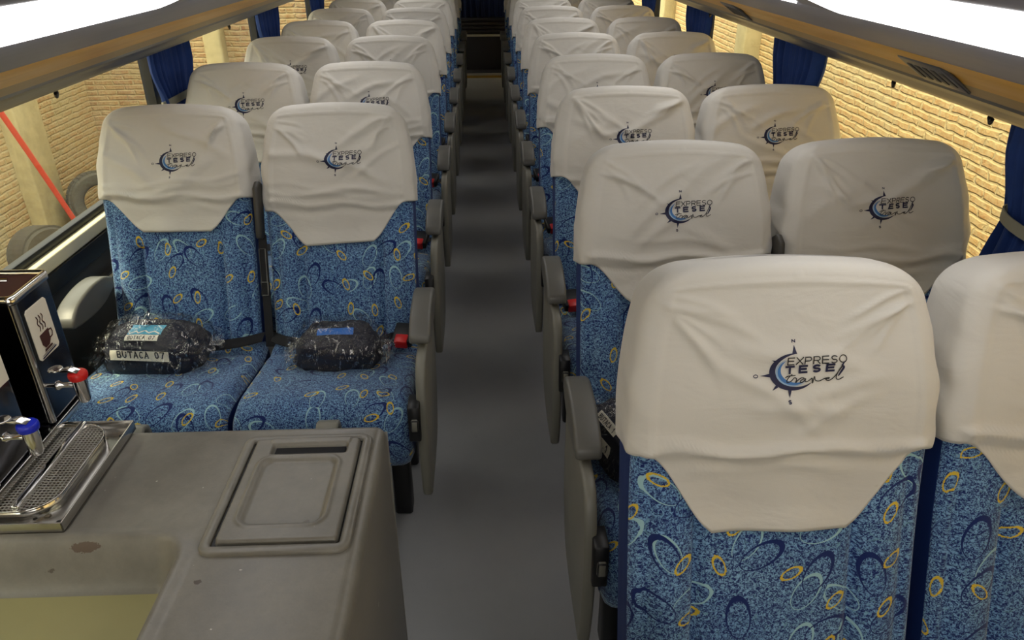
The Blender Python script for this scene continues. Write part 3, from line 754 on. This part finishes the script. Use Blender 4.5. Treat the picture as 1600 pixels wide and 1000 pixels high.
# ------------------------------------------------------------------ luggage racks
for sg, nm in ((-1, 'left'), (1, 'right')):
    rk = thing('luggage_rack', 'overhead luggage rack along the %s windows with gold stripe and white light panels' % nm, 'luggage rack', (0, 0, FLOOR))
    def strip(pts, y0, y1, name, mat, parent=rk, th=.008, bevel=0.0):
        P = [(sg*a, -b) for a, b in pts]; V = []; F = []
        Q = P+[(sg*(a+.003), -b+th) for a, b in reversed(pts)]
        mb = MB(); mb.prism(Q, y0, y1, 'y'); return mb.build(name, mat, parent, bevel=bevel, smooth=True)
    ya, yb = Y0+.05, YE-.02
    # shell above the coloured strips
    strip([(.505, -.02), (.50, .05), (.506, .066), (.52, .072)], ya, yb, 'front_lip', M['rack'], th=.01)
    strip([(.72, .1500), (.73, .1620), (.79, .1900), (.86, .2240)], ya, yb, 'grey_band', M['rack'])
    strip([(.858, .2235), (.866, .2345), (.905, .252), (.925, .268)], ya, yb, 'gold_stripe', M['gold'])
    strip([(.925, .268), (.938, .279), (.952, .290)], ya, yb, 'lower_gold_stripe', M['gold2'])
    strip([(.952, .2890), (.962, .2990), (.97, .298), (1.01, .322), (1.03, .337), (1.06, .352), (1.075, .352), (1.26, .33)], ya, yb, 'window_strip', M['rackd'])
    mb = MB(); mb.prism([(sg*.52, -.058), (sg*.72, -.138), (sg*.95, -.27), (sg*1.26, -.30), (sg*1.26, .12), (sg*1.18, .2), (sg*.52, .0)], ya, yb, 'y'); mb.build('rack_body', M['rack'], rk)
    # light panels with rounded ends between grey spacers
    div = 1.70 if sg > 0 else 1.93
    step = 1.52
    a0 = (.522, .0725); a1 = (.715, .1485)
    strip([(.512, .068), a0, a1, (.724, .1530)], ya, yb, 'spacer_band', M['rack'], th=.004)
    k = -1
    y = div-step
    while y < yb-.3:
        y0 = max(y+.095, ya); y1 = min(y+step-.095, yb); r = .03
        def uv2(u, yy):   # u along the slope
            return (sg*(a0[0]+(a1[0]-a0[0])*u), yy, -(a0[1]+(a1[1]-a0[1])*u)-.004)
        out = []
        for (cu, cy, s0) in ((.35*1, y0+r, 180), (.35, y1-r, 90), (1.0, y1, None), (1.0, y0, None)):
            pass
        poly = []
        for i in range(9): t = R(90*i/8); poly.append((1-.38*math.sin(t)*0-.38*(1-math.cos(t))*0, 0))
        poly = []
        for i in range(9):      # near outer corner (u=1) rounded
            t = R(90*i/8); poly.append((1-.16+.16*math.sin(t), y0+r-r*math.cos(t)))
        for i in range(9):
            t = R(90*i/8); poly.append((1-.16+.16*math.cos(t), y1-r+r*math.sin(t)))
        for i in range(9):
            t = R(90*i/8); poly.append((.16-.16*math.sin(t), y1-r+r*math.cos(t)))
        for i in range(9):
            t = R(90*i/8); poly.append((.16-.16*math.cos(t), y0+r-r*math.sin(t)))
        n = len(poly); V = [uv2(u, yy) for u, yy in poly]; V += [(x, yy, z+.006) for x, yy, z in V]
        F = [tuple(range(n)), tuple(range(2*n-1, n-1, -1))]+[(i, (i+1) % n, n+(i+1) % n, n+i) for i in range(n)]
        MB().add(V, F).build('light_panel', M['lamp'] if y0 < 5.5 else M['lampoff'], rk)
        y += step
    # reading light panels let into the gold stripe
    for yy in ([1.545, 2.87, 4.2, 5.5] if sg > 0 else [1.0, 4.6, 5.9]):
        rp = MB(); rp.prism([(sg*.872, -.240), (sg*.945, -.290), (sg*.948, -.283), (sg*.875, -.232)], yy-.085, yy+.085, 'y'); ro = rp.build('reading_light_panel', M['rackd'], rk, bevel=.003)
        mb = MB()
        for q in range(5):
            yc = yy-.06+.03*q; mb.prism([(sg*.888, -.2525), (sg*.928, -.280), (sg*.929, -.277), (sg*.889, -.2495)], yc-.009, yc+.009, 'y')
        mb.build('reading_lamp', M['dgrey'], ro, bevel=.002)
    for yy in ([2.04, 1.61, 3.85] if sg > 0 else [2.02, 3.51]):
        mb = MB(); mb.tube([(sg*1.10, yy, -.345), (sg*1.10, yy, -.368), (sg*1.095, yy-.012, -.376), (sg*1.09, yy-.024, -.366)], [.007, .006, .005, .004], 8); mb.box(sg*1.10-.004, sg*1.10+.004, yy-.02, yy+.02, -.356, -.34)
        mb.build('coat_hook', M['dark'], rk, smooth=True)

# ================================================================== GALLEY COUNTER
CT = .70
def hfield(x0, x1, y0, y1, nx, ny, zf): return [[(x0+(x1-x0)*i/nx, y0+(y1-y0)*j/ny, zf(x0+(x1-x0)*i/nx, y0+(y1-y0)*j/ny)) for i in range(nx+1)] for j in range(ny+1)]
def rr(x, y, x0, x1, y0, y1, r):
    """signed distance to a rounded rectangle, negative inside"""
    cx, cy = (x0+x1)/2, (y0+y1)/2; dx = abs(x-cx)-(x1-x0)/2+r; dy = abs(y-cy)-(y1-y0)/2+r
    return math.hypot(max(dx, 0), max(dy, 0))+min(max(dx, dy), 0)-r
ct = thing('galley_counter', 'worn grey moulded galley counter with a sink recess and inset hatch, front left', 'counter', (0, 0, 0))
CX1 = -.203; CY1 = 1.208
def zc(x, y):
    z = CT; r = .022
    e = max(0, x-(CX1-r)); f = max(0, y-(CY1-r)); q = math.hypot(e, f)
    if q > 0: z -= r-math.sqrt(max(0, r*r-min(q, r)**2))
    d = rr(x, y, -1.05, -.492, .35, .905, .045)
    z -= .080*sstep(.012, -.034, d)
    z += .004*sstep(.035, .012, d)*sstep(.0, .012, d+.0)
    return z
xs = sorted(set([-1.165+(.965)*i/230 for i in range(231)]+[CX1-.022+.022*math.sin(PI/2*i/8) for i in range(9)]))
xs = [x for x in xs if x <= CX1+1e-6]
ys = sorted(set([.22+(CY1-.022-.22)*i/220 for i in range(221)]+[CY1-.022+.022*math.sin(PI/2*i/8) for i in range(9)]))
V = []; Ftop = []; Fbas = []
nx = len(xs)
for y in ys:
    for x in xs: V.append((x, y, zc(x, y)))
for j in range(len(ys)-1):
    for i in range(nx-1):
        f = (j*nx+i, j*nx+i+1, (j+1)*nx+i+1, (j+1)*nx+i)
        z = sum(V[k][2] for k in f)/4
        inside = rr(sum(V[k][0] for k in f)/4, sum(V[k][1] for k in f)/4, -1.05, -.492, .35, .905, .045) < -.033
        (Fbas if inside else Ftop).append(f)
# outer skirt
b = len(V); nr_ = len(ys)
V += [(x, CY1, .0) for x in xs]; Ftop += [((nr_-1)*nx+i, (nr_-1)*nx+i+1, b+i+1, b+i) for i in range(nx-1)]
b2 = len(V); V += [(CX1, y, .0) for y in ys]; Ftop += [(j*nx+nx-1, b2+j, b2+j+1, (j+1)*nx+nx-1) for j in range(nr_-1)]
b3 = len(V); V += [(x, ys[0], 0) for x in xs]; Ftop += [(i, b3+i, b3+i+1, i+1) for i in range(nx-1)]
link('worktop', meshd('worktop', V, Ftop), M['counter'], ct)
used = sorted({k for f in Fbas for k in f}); rm = {k: i for i, k in enumerate(used)}
link('sink_basin', meshd('sink_basin', [V[k] for k in used], [tuple(rm[k] for k in f) for f in Fbas]), M['sinkc'], ct)
mb = MB(); mb.tube([(CX1-.01, .80, 0), (CX1-.005, .80, .05), (CX1+.0, .80, .06)], [.02, .018, .01], 12); mb.build('foot', M['grey2'], ct, smooth=True)
# hatch frame and lid
def ring(x0, x1, y0, y1, r, wdt, z0, z1, n=8):
    V = []; F = []
    def loop(o):
        P = []
        for (cx, cy, a0) in ((x1-r, y1-r, 0), (x0+r, y1-r, 90), (x0+r, y0+r, 180), (x1-r, y0+r, 270)):
            for i in range(n+1): a = R(a0+90*i/n); P.append((cx+(r-o)*math.cos(a), cy+(r-o)*math.sin(a)))
        return P
    rows = [(0, z0), (0, z1-.003), (.003, z1), (wdt-.003, z1), (wdt, z1-.003), (wdt, z0)]
    m = 4*(n+1)
    for o, z in rows: V += [(x, y, z) for x, y in loop(o)]
    for i in range(len(rows)-1):
        for k in range(m): F.append((i*m+k, i*m+(k+1) % m, (i+1)*m+(k+1) % m, (i+1)*m+k))
    return V, F
hx0, hx1, hy0, hy1 = -.457, -.222, .864, 1.166
V, F = ring(hx0, hx1, hy0, hy1, .022, .017, CT-.002, CT+.008)
link('hatch_frame', meshd('hatch_frame', V, F), M['counter'], ct)
lx0, lx1, ly0, ly1 = hx0+.022, hx1-.020, hy0+.021, hy1-.016
def zl(x, y):
    z = CT+.011
    z -= .012*sstep(-.004, .0, rr(x, y, lx0, lx1, ly0, ly1, .008))
    d = rr(x, y, lx0+.030, lx1-.036, ly0+.040, ly1-.062, .018)
    z -= .007*sstep(.004, -.004, d) - .0022*math.exp(-((d-.008)/.003)**2)
    d = rr(x, y, lx0+.035, lx1-.022, ly1-.046, ly1-.018, .004)
    z -= .010*sstep(.002, -.002, d)
    d = rr(x, y, lx0+.030, lx1-.018, ly1-.017, ly1+.02, .003)
    z += .002*sstep(.001, -.001, d)
    return z
nx, ny = 110, 140; H = hfield(lx0, lx1, ly0, ly1, nx, ny, zl); V = [p for r_ in H for p in r_]
F = [(j*(nx+1)+i, j*(nx+1)+i+1, (j+1)*(nx+1)+i+1, (j+1)*(nx+1)+i) for j in range(ny) for i in range(nx)]
lid = link('hatch_lid', meshd('hatch_lid', V, F), M['counter'], ct)
mb = MB(); mb.box(lx0+.040, lx1-.026, ly1-.042, ly1-.021, CT+.0005, CT+.0035); mb.build('finger_slot_shade', M['belt'], lid)  # dark slab in the recess, stands in for its shade
mb = MB(); mb.box(lx0-.004, lx1+.004, ly0-.004, ly1+.004, CT-.003, CT+.0006); mb.build('hatch_gap_shade', M['black'], ct)  # black sheet under the lid, paints the shade in the gap

# ------------------------------------------------------------------ drip tray
tr = thing('drip_tray', 'shallow stainless steel tray with wire mesh drip pan on the grey counter', 'tray', (0, 0, CT+.0035))
TX0, TX1, TY0, TY1 = -1.13, -.680, .923, 1.203
mb = MB(); mb.box(TX0, TX1, TY0, TY1, 0, .002); mb.build('tray_base', M['steel'], tr)
mb = MB()
mb.box(TX1-.0025, TX1, TY0, TY1, 0, .020); mb.box(TX0, TX1, TY0, TY0+.0025, 0, .020); mb.box(TX0, TX1, TY1-.0025, TY1, 0, .020)
mb.build('tray_rim', M['steel'], tr, bevel=.0008)
# oval pan
ox0, ox1, oy0, oy1, orr = -.98, -.708, .945, 1.186, .052
V, F = ring(ox0, ox1, oy0, oy1, orr, .003, .002, .026); link('drip_pan', meshd('drip_pan', V, F), M['chrome'], tr)
mb = MB(); mb.box(ox0+.01, ox1-.012, oy0+.012, oy1-.012, .002, .004); mb.build('pan_floor', M['pan'], tr)
mb = MB()
def inside(x, y): return rr(x, y, ox0, ox1, oy0, oy1, orr) < -.003
g = .0066; x = ox0
def clip(fn, a, b):
    pts = [a+(b-a)*i/200 for i in range(201)]; ok = [p for p in pts if fn(p)]
    return (ok[0], ok[-1]) if len(ok) > 3 else None
while x < ox1:
    c = clip(lambda y: inside(x, y), oy0, oy1)
    if c: mb.box(x-.0009, x+.0009, c[0], c[1], .0190, .0202)
    x += g
y = oy0
while y < oy1:
    c = clip(lambda xx: inside(xx, y), ox0, ox1)
    if c: mb.box(c[0], c[1], y-.0009, y+.0009, .0198, .0210)
    y += g
mb.build('wire_mesh', M['mesh'], tr)
mb = MB(); mb.box(-.768, -.755, oy0+.003, oy1-.003, .0205, .034); mb.build('divider_bar', M['chrome'], tr, bevel=.002)
mb = MB(); mb.box(-.795, -.775, .98, 1.03, .030, .0305); 
for (a, b) in ((TX1-.02, TY0+.03), (TX1-.016, TY1-.03), (TX1-.05, TY0+.045)):
    pass
mb = MB()
for (a, b) in ((TX1-.018, TY0+.022), (TX1-.016, TY1-.026), (TX1-.055, TY0+.018)):
    mb.lathe([(.0, .0045), (.004, .004), (.005, .002)], (a, b, 0), 10)
mb.build('rivet', M['dark'], tr)
# ------------------------------------------------------------------ coffee urns
def urn(y0, y1, top, label, capmat, tapy, tapz, cup):
    u = thing('drinks_urn', label, 'drinks dispenser', (-.80, (y0+y1)/2, CT)); hh = (y1-y0)/2
    mb = MB(); mb.box(-.30, 0, -hh, hh, .045, top-CT); mb.build('tank', M['dsteel'], u, bevel=.012, seg=4)
    V, F = ring(-.30, .003, -hh-.003, hh+.003, .014, .010, top-CT-.008, top-CT+.006); link('rim', meshd('rim', V, F), M['chrome'], u)
    mb = MB(); mb.box(-.288, -.012, -hh+.012, hh-.012, top-CT-.002, top-CT+.001); ld = mb.build('lid', M['brown'], u)
    mb = MB(); mb.tube(bez([(-.25, -.02, top-CT+.001), (-.2, 0, top-CT+.012), (-.12, .0, top-CT+.012), (-.05, .02, top-CT+.002)], 5), .005, 8); mb.build('lid_handle', M['chrome'], ld, smooth=True)
    # corner strip
    mb = MB(); mb.tube([(-.006, -hh+.006, .05), (-.006, -hh+.006, top-CT-.01)], .007, 10); mb.build('corner_bead', M['steel'], u, smooth=True)
    # tap
    ty = tapy-(y0+y1)/2; z = tapz-CT
    tp = MB(); tp.tube([(0, ty, z), (.018, ty, z), (.02, ty, z), (.024, ty, z), (.03, ty, z), (.055, ty, z)], [.004, .004, .009, .009, .005, .005], 10)
    tp.lathe([(.0, -.034), (.008, -.034), (.011, -.028), (.0125, .0), (.0125, .014), (.0, .016)], (.062, ty, z), 18)
    to = tp.build('tap', M['chrome'], u, smooth=True)
    mb = MB(); mb.lathe([(.0, .014), (.0155, .014), (.0165, .018), (.0165, .024), (.0145, .027), (.0, .028)], (.062, ty, z), 20); mb.build('tap_collar', capmat, to, smooth=True)
    mb = MB(); mb.prism([(.066, z+.028), (.052, z+.036), (.036, z+.034), (.036, z+.031), (.05, z+.030)], ty-.008, ty+.008, 'y')
    mb.lathe([(.0, -.001), (.012, -.001), (.013, .001), (.012, .0025), (.0, .002)], (.026, ty, z+.033), 16); mb.build('tap_lever', M['chrome'], to, bevel=.001)
    if cup:
        L = MB(); x = .0015
        cy = 1.212-(y0+y1)/2; z0 = .868-CT; z1 = .968-CT; hw = .033
        L.prism([(cy+a*(hw-.005)+b*0, zz) for a, zz, b in ((-1, z0, 0), (1, z0, 0))]+[(cy+hw, z0+.005), (cy+hw, z1-.005), (cy+hw-.005, z1), (cy-hw+.005, z1), (cy-hw, z1-.005), (cy-hw, z0+.005)], .0, x, 'x')
        lo = L.build('label', M['paper'], u)
        D = MB()
        def add2(mbx, mi=0):
            D.add([(x+.0006, cy+a*.001, z0+b*.001) for a, b, _ in mbx.V], mbx.F, mi)
        t = MB()
        t.add([(-16, 44, 0), (14, 46, 0), (12, 24, 0), (5, 17, 0), (-8, 16, 0), (-15, 25, 0)], [(0, 1, 2, 3, 4, 5)])
        t.add([(-12, 15, 0), (12, 16, 0), (14, 12, 0), (-14, 10, 0)], [(0, 1, 2, 3)])
        t.ribbon([(13+0, 42), (21, 41), (23, 34), (20, 28), (12, 27)], 3)
        for sx in (-9, -1, 7): t.ribbon(bez([(sx, 50), (sx+3, 57), (sx-2, 65), (sx+2, 72), (sx-1, 79)], 5), 2.4)
        add2(t, 0)
        t = MB(); t.ribbon([(-26, 3), (22, 6)], 3); t.ribbon([(-24, -0+7), (18, 9.5)], 1.2); add2(t, 1)
        D.build('cup_print', [M['brown'], M['navy']], lo)
    else:
        L = MB(); L.box(0, .0015, .01, .05, .19, .25); L.build('label', M['paper'], u)
    return u
urn(1.160, 1.278, 1.0, 'polished coffee urn with coffee cup label and red tap, behind the mesh tray', M['red'], 1.172, .824, True)
urn(.978, 1.098, 1.0, 'polished urn with blue tap, cut off by the left edge of the photo', M['bluecap'], 1.008, .830, False)
us = thing('urn_stand', 'low dark steel stand carrying the two urns over the mesh tray', 'stand', (0, 0, CT))
mb = MB(); mb.box(-1.11, -.798, .955, 1.288, .0385, .0445); mb.build('stand_top', M['dsteel'], us, bevel=.001)
mb = MB(); mb.box(-.802, -.7965, .955, 1.288, .030, .0455); mb.build('front_edge', M['chrome'], us, bevel=.001)
for (a, b) in ((-1.09, .965), (-1.09, 1.28)):
    mb = MB(); mb.box(a-.008, a+.008, b-.006, b+.006, .0055 if b < 1.2 else -.002, .039); mb.build('leg', M['dsteel'], us)

# ================================================================== WRAPPED BLANKETS
def blob(cx, hx, hy, hz, seed, amp, nu=44, nv=28, grow=0.0, sharp=0.0, flat=.35):
    V = []; F = []
    for j in range(nv+1):
        ph = -PI/2+PI*j/nv
        for i in range(nu):
            th = 2*PI*i/nu
            e = .55
            cx_ = math.copysign(abs(math.cos(th))**e, math.cos(th)); sy = math.copysign(abs(math.sin(th))**e, math.sin(th))
            cp = abs(math.cos(ph))**.7; sp = math.copysign(abs(math.sin(ph))**.9, math.sin(ph))
            p = Vector((cx_*cp, sy*cp, sp))
            n1 = noise.noise(p*2.1+Vector((seed, 0, 0))); n2 = noise.noise(p*6+Vector((0, seed, 0)))
            n3 = abs(noise.noise(Vector((p.x*9, p.y*9, p.z*4+seed))))
            k = 1+amp*n1+amp*.4*n2+sharp*(n3-.15)+grow
            x = p.x*hx*k; y = p.y*hy*k; z = p.z*hz*k*(1-.25*abs(p.x)**3)
            z = max(z, -hz*flat*1.6)
            V.append((x, y, z))
    for j in range(nv):
        for i in range(nu): F.append((j*nu+i, j*nu+(i+1) % nu, (j+1)*nu+(i+1) % nu, (j+1)*nu+i))
    return V, F
def blanket(name, label, loc, dims, rot, seed, cards):
    b = thing(name, label, 'blanket', loc, 'wrapped travel blankets on seat cushions'); b.rotation_euler = rot
    hx, hy, hz = dims
    V, F = blob(0, hx*.90, hy*.88, hz*.9, seed, .12); z0 = min(v[2] for v in V)
    V = [(x, y, z-z0+.003) for x, y, z in V]
    link('blanket_roll', meshd('blanket_roll', V, F), M['darkcloth'], b)
    W, G = blob(0, hx, hy, hz, seed, .12, 90, 56, .04, .16); z1 = min(v[2] for v in W)
    W = [(x, y, z-z1) for x, y, z in W]
    me = meshd('plastic_wrap', W, G)
    link('plastic_wrap', me, M['wrap'], b)
    from mathutils.bvhtree import BVHTree
    bv = BVHTree.FromPolygons([Vector(w_)*1.0 for w_ in V], F)
    D = Vector((0, .80, -.60)); U = Vector((0, .60, .80))
    for (cname, mats, mbx) in cards:
        P = []
        for (x, y, z) in mbx.V:
            o_ = Vector((x, 0, 0))+U*y-D*.5; h = bv.ray_cast(o_, D)
            k = (h[3] if h[0] is not None else .5)
            P.append(o_+D*(k-.012-.0006*z))
        link(cname, meshd(cname, P, mbx.F, mbx.I), mats, b)
    # torn, crimped ends of the bag
    rn = random.Random(int(seed*10))
    for sg in (-1, 1):
        V = []; F = []; px_ = []
        for q in range(12):
            a = -1+2*q/11; p0 = Vector((sg*hx*(.80 if q % 2 else .86), a*hy*.5, .035+.02*rn.random()+(1-a*a)*.02)); p1 = p0+Vector((sg*rn.uniform(.02, .05), a*.02, rn.uniform(-.03, .01))); p1.z = max(p1.z, .012)
            V += [p0, p1]
        for q in range(11): F.append((2*q, 2*q+1, 2*q+3, 2*q+2))
        link('bag_end', meshd('bag_end', V, F, smooth=False), M['wrap'], b)
    return b
def gridcard(mb, x0, x1, y0, y1, mi=0, z=0, skew=0.0, n=14, m=5):
    V = [(x0+(x1-x0)*i/n, y0+(y1-y0)*j/m+skew*(i/n), z) for j in range(m+1) for i in range(n+1)]
    F = [(j*(n+1)+i, j*(n+1)+i+1, (j+1)*(n+1)+i+1, (j+1)*(n+1)+i) for j in range(m) for i in range(n)]
    mb.add(V, F, mi); return mb
c1 = gridcard(MB(), -.085, .075, -.004, .022, 0, 0, -.004); text(c1, 'BUTACA 07', -.062, .002, .015, .0105, .0145, .0032, 1, 1, -.02)
c2 = gridcard(MB(), -.045, .045, .048, .066, 0, 0); text(c2, 'BUTACA 07', -.036, .052, .010, .0062, .0084, .0020, 1, 1)
c3 = gridcard(MB(), -.045, .050, .067, .098, 0, 0)
c3.ribbon(dense([(-.04, .070), (-.02, .077), (-.012, .071), (.004, .079), (.016, .072), (.03, .077), (.045, .070)], .004), .003, 1, 1)
blanket('wrapped_blanket', 'dark blanket in clear plastic marked BUTACA 07 on the front left window seat', (-.952, 1.905, .437), (.160, .098, .088), (0, 0, R(-3)), 2.3,
        [('name_strip', [M['paper'], M['ink']], c1), ('seat_card', [M['paper'], M['ink']], c2), ('teal_card', [M['teal'], M['paper']], c3)])
c4 = gridcard(MB(), -.050, .050, .062, .084, 0, 0)
blanket('wrapped_blanket', 'dark blanket in shiny crinkled plastic with a blue card, on the front left aisle seat', (-.432, 1.895, .437), (.134, .092, .078), (0, 0, R(2)), 7.7,
        [('blue_card', [M['cardblue']], c4)])
c5 = gridcard(MB(), -.075, .045, .0, .027, 0, 0); text(c5, 'BUTACA 1', -.066, .006, .016, .0100, .0132, .0030, 1, 1)
c6 = gridcard(MB(), -.05, .04, .05, .07, 0, 0); text(c6, 'BUTACA 1', -.040, .054, .011, .0070, .0092, .0020, 1, 1)
blanket('wrapped_blanket', 'dark blanket in clear plastic marked BUTACA 1, beside the nearest aisle armrest on the right', (.325, 1.40, .437), (.150, .09, .092), (0, 0, R(-70)), 5.1,
        [('name_strip', [M['paper'], M['ink']], c5), ('seat_card', [M['paper'], M['ink']], c6)])

# ================================================================== YARD OUTSIDE
GZ = -1.05
struct(MB().box(-12, 14, -8, 26, GZ-.1, GZ).build('floor_yard', M['ground']))
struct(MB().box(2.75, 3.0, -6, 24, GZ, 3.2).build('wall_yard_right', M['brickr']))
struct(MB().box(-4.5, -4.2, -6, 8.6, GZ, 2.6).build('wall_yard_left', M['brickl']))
struct(MB().box(-4.5, -1.45, 8.3, 8.6, GZ, 2.6).build('wall_yard_rear', M['brickp']))
def pillar(x0, x1, y0, y1, label):
    mb = MB(); mb.box(x0, x1, y0, y1, GZ, 2.9); o = mb.build('concrete_pillar', M['concrete'], bevel=.02); tag(o, label, 'pillar'); return o
pillar(2.58, 2.76, 7.75, 8.05, 'pale concrete pillar against the sunny brick wall, seen through the right windows, nearer one')
pillar(2.58, 2.76, 11.4, 11.75, 'pale concrete pillar on the sunny brick wall, seen through the right windows, farther one')
pillar(-4.22, -4.06, 6.70, 7.12, 'rough concrete pillar on the left brick wall behind the leaning red pole')
pillar(-2.84, -2.66, 8.14, 8.32, 'concrete pillar on the brick wall seen through the second left window')
o = MB().tube(bez([(-3.4, 5.30, .74), (-3.4, 5.49, .386), (-3.4, 5.73, -.063), (-3.4, 6.011, -.606), (-3.4, 6.24, -1.045)], 5), .02, 10).build('leaning_pole', M['pole'], smooth=True)
tag(o, 'orange red pole leaning diagonally outside the left window', 'pole')
o = MB().tube(bez([(-3.6, 4.9, -.35), (-3.55, 5.0, -.6), (-3.5, 5.15, -1.04)], 5), .014, 8).build('cable', M['wire'], smooth=True)
tag(o, 'thin white cable hanging by the left brick wall', 'cable')
def tyre(loc, rot, r, label):
    mb = MB(); prof = [(r*.55, -.09), (r*.62, -.12), (r*.9, -.13), (r, -.10), (r, .10), (r*.9, .13), (r*.62, .12), (r*.55, .09), (r*.55, -.09)]
    mb.lathe(prof, (0, 0, 0), 40)
    for k in range(40):
        t = 2*PI*k/40; c, s_ = math.cos(t), math.sin(t); a = r*.97; b = r*1.03; w_ = .02
        V = [(a*c-w_*s_*q, a*s_+w_*c*q, z) for q in (-1, 1) for z in (-.11, .11)]+[(b*c-w_*s_*q, b*s_+w_*c*q, z) for q in (-1, 1) for z in (-.11, .11)]
        mb.add(V, [(4, 5, 7, 6), (0, 4, 6, 2), (1, 3, 7, 5), (0, 1, 5, 4), (2, 6, 7, 3)])
    o = mb.build('tyre', M['tyre'], smooth=True); o.location = loc; o.rotation_euler = rot; tag(o, label, 'tyre', 'old tyres against the left yard wall'); return o
tyre((-3.60, 5.80, -.80), (R(80), 0, R(60)), .24, 'small worn tyre standing near the foot of the leaning pole')
tyre((-3.75, 7.15, -.78), (R(78), 0, R(35)), .28, 'large dark tyre standing near the yard corner')
tyre((-2.95, 6.80, -.92), (0, 0, 0), .36, 'dusty tyre lying flat on the dirt of the yard')
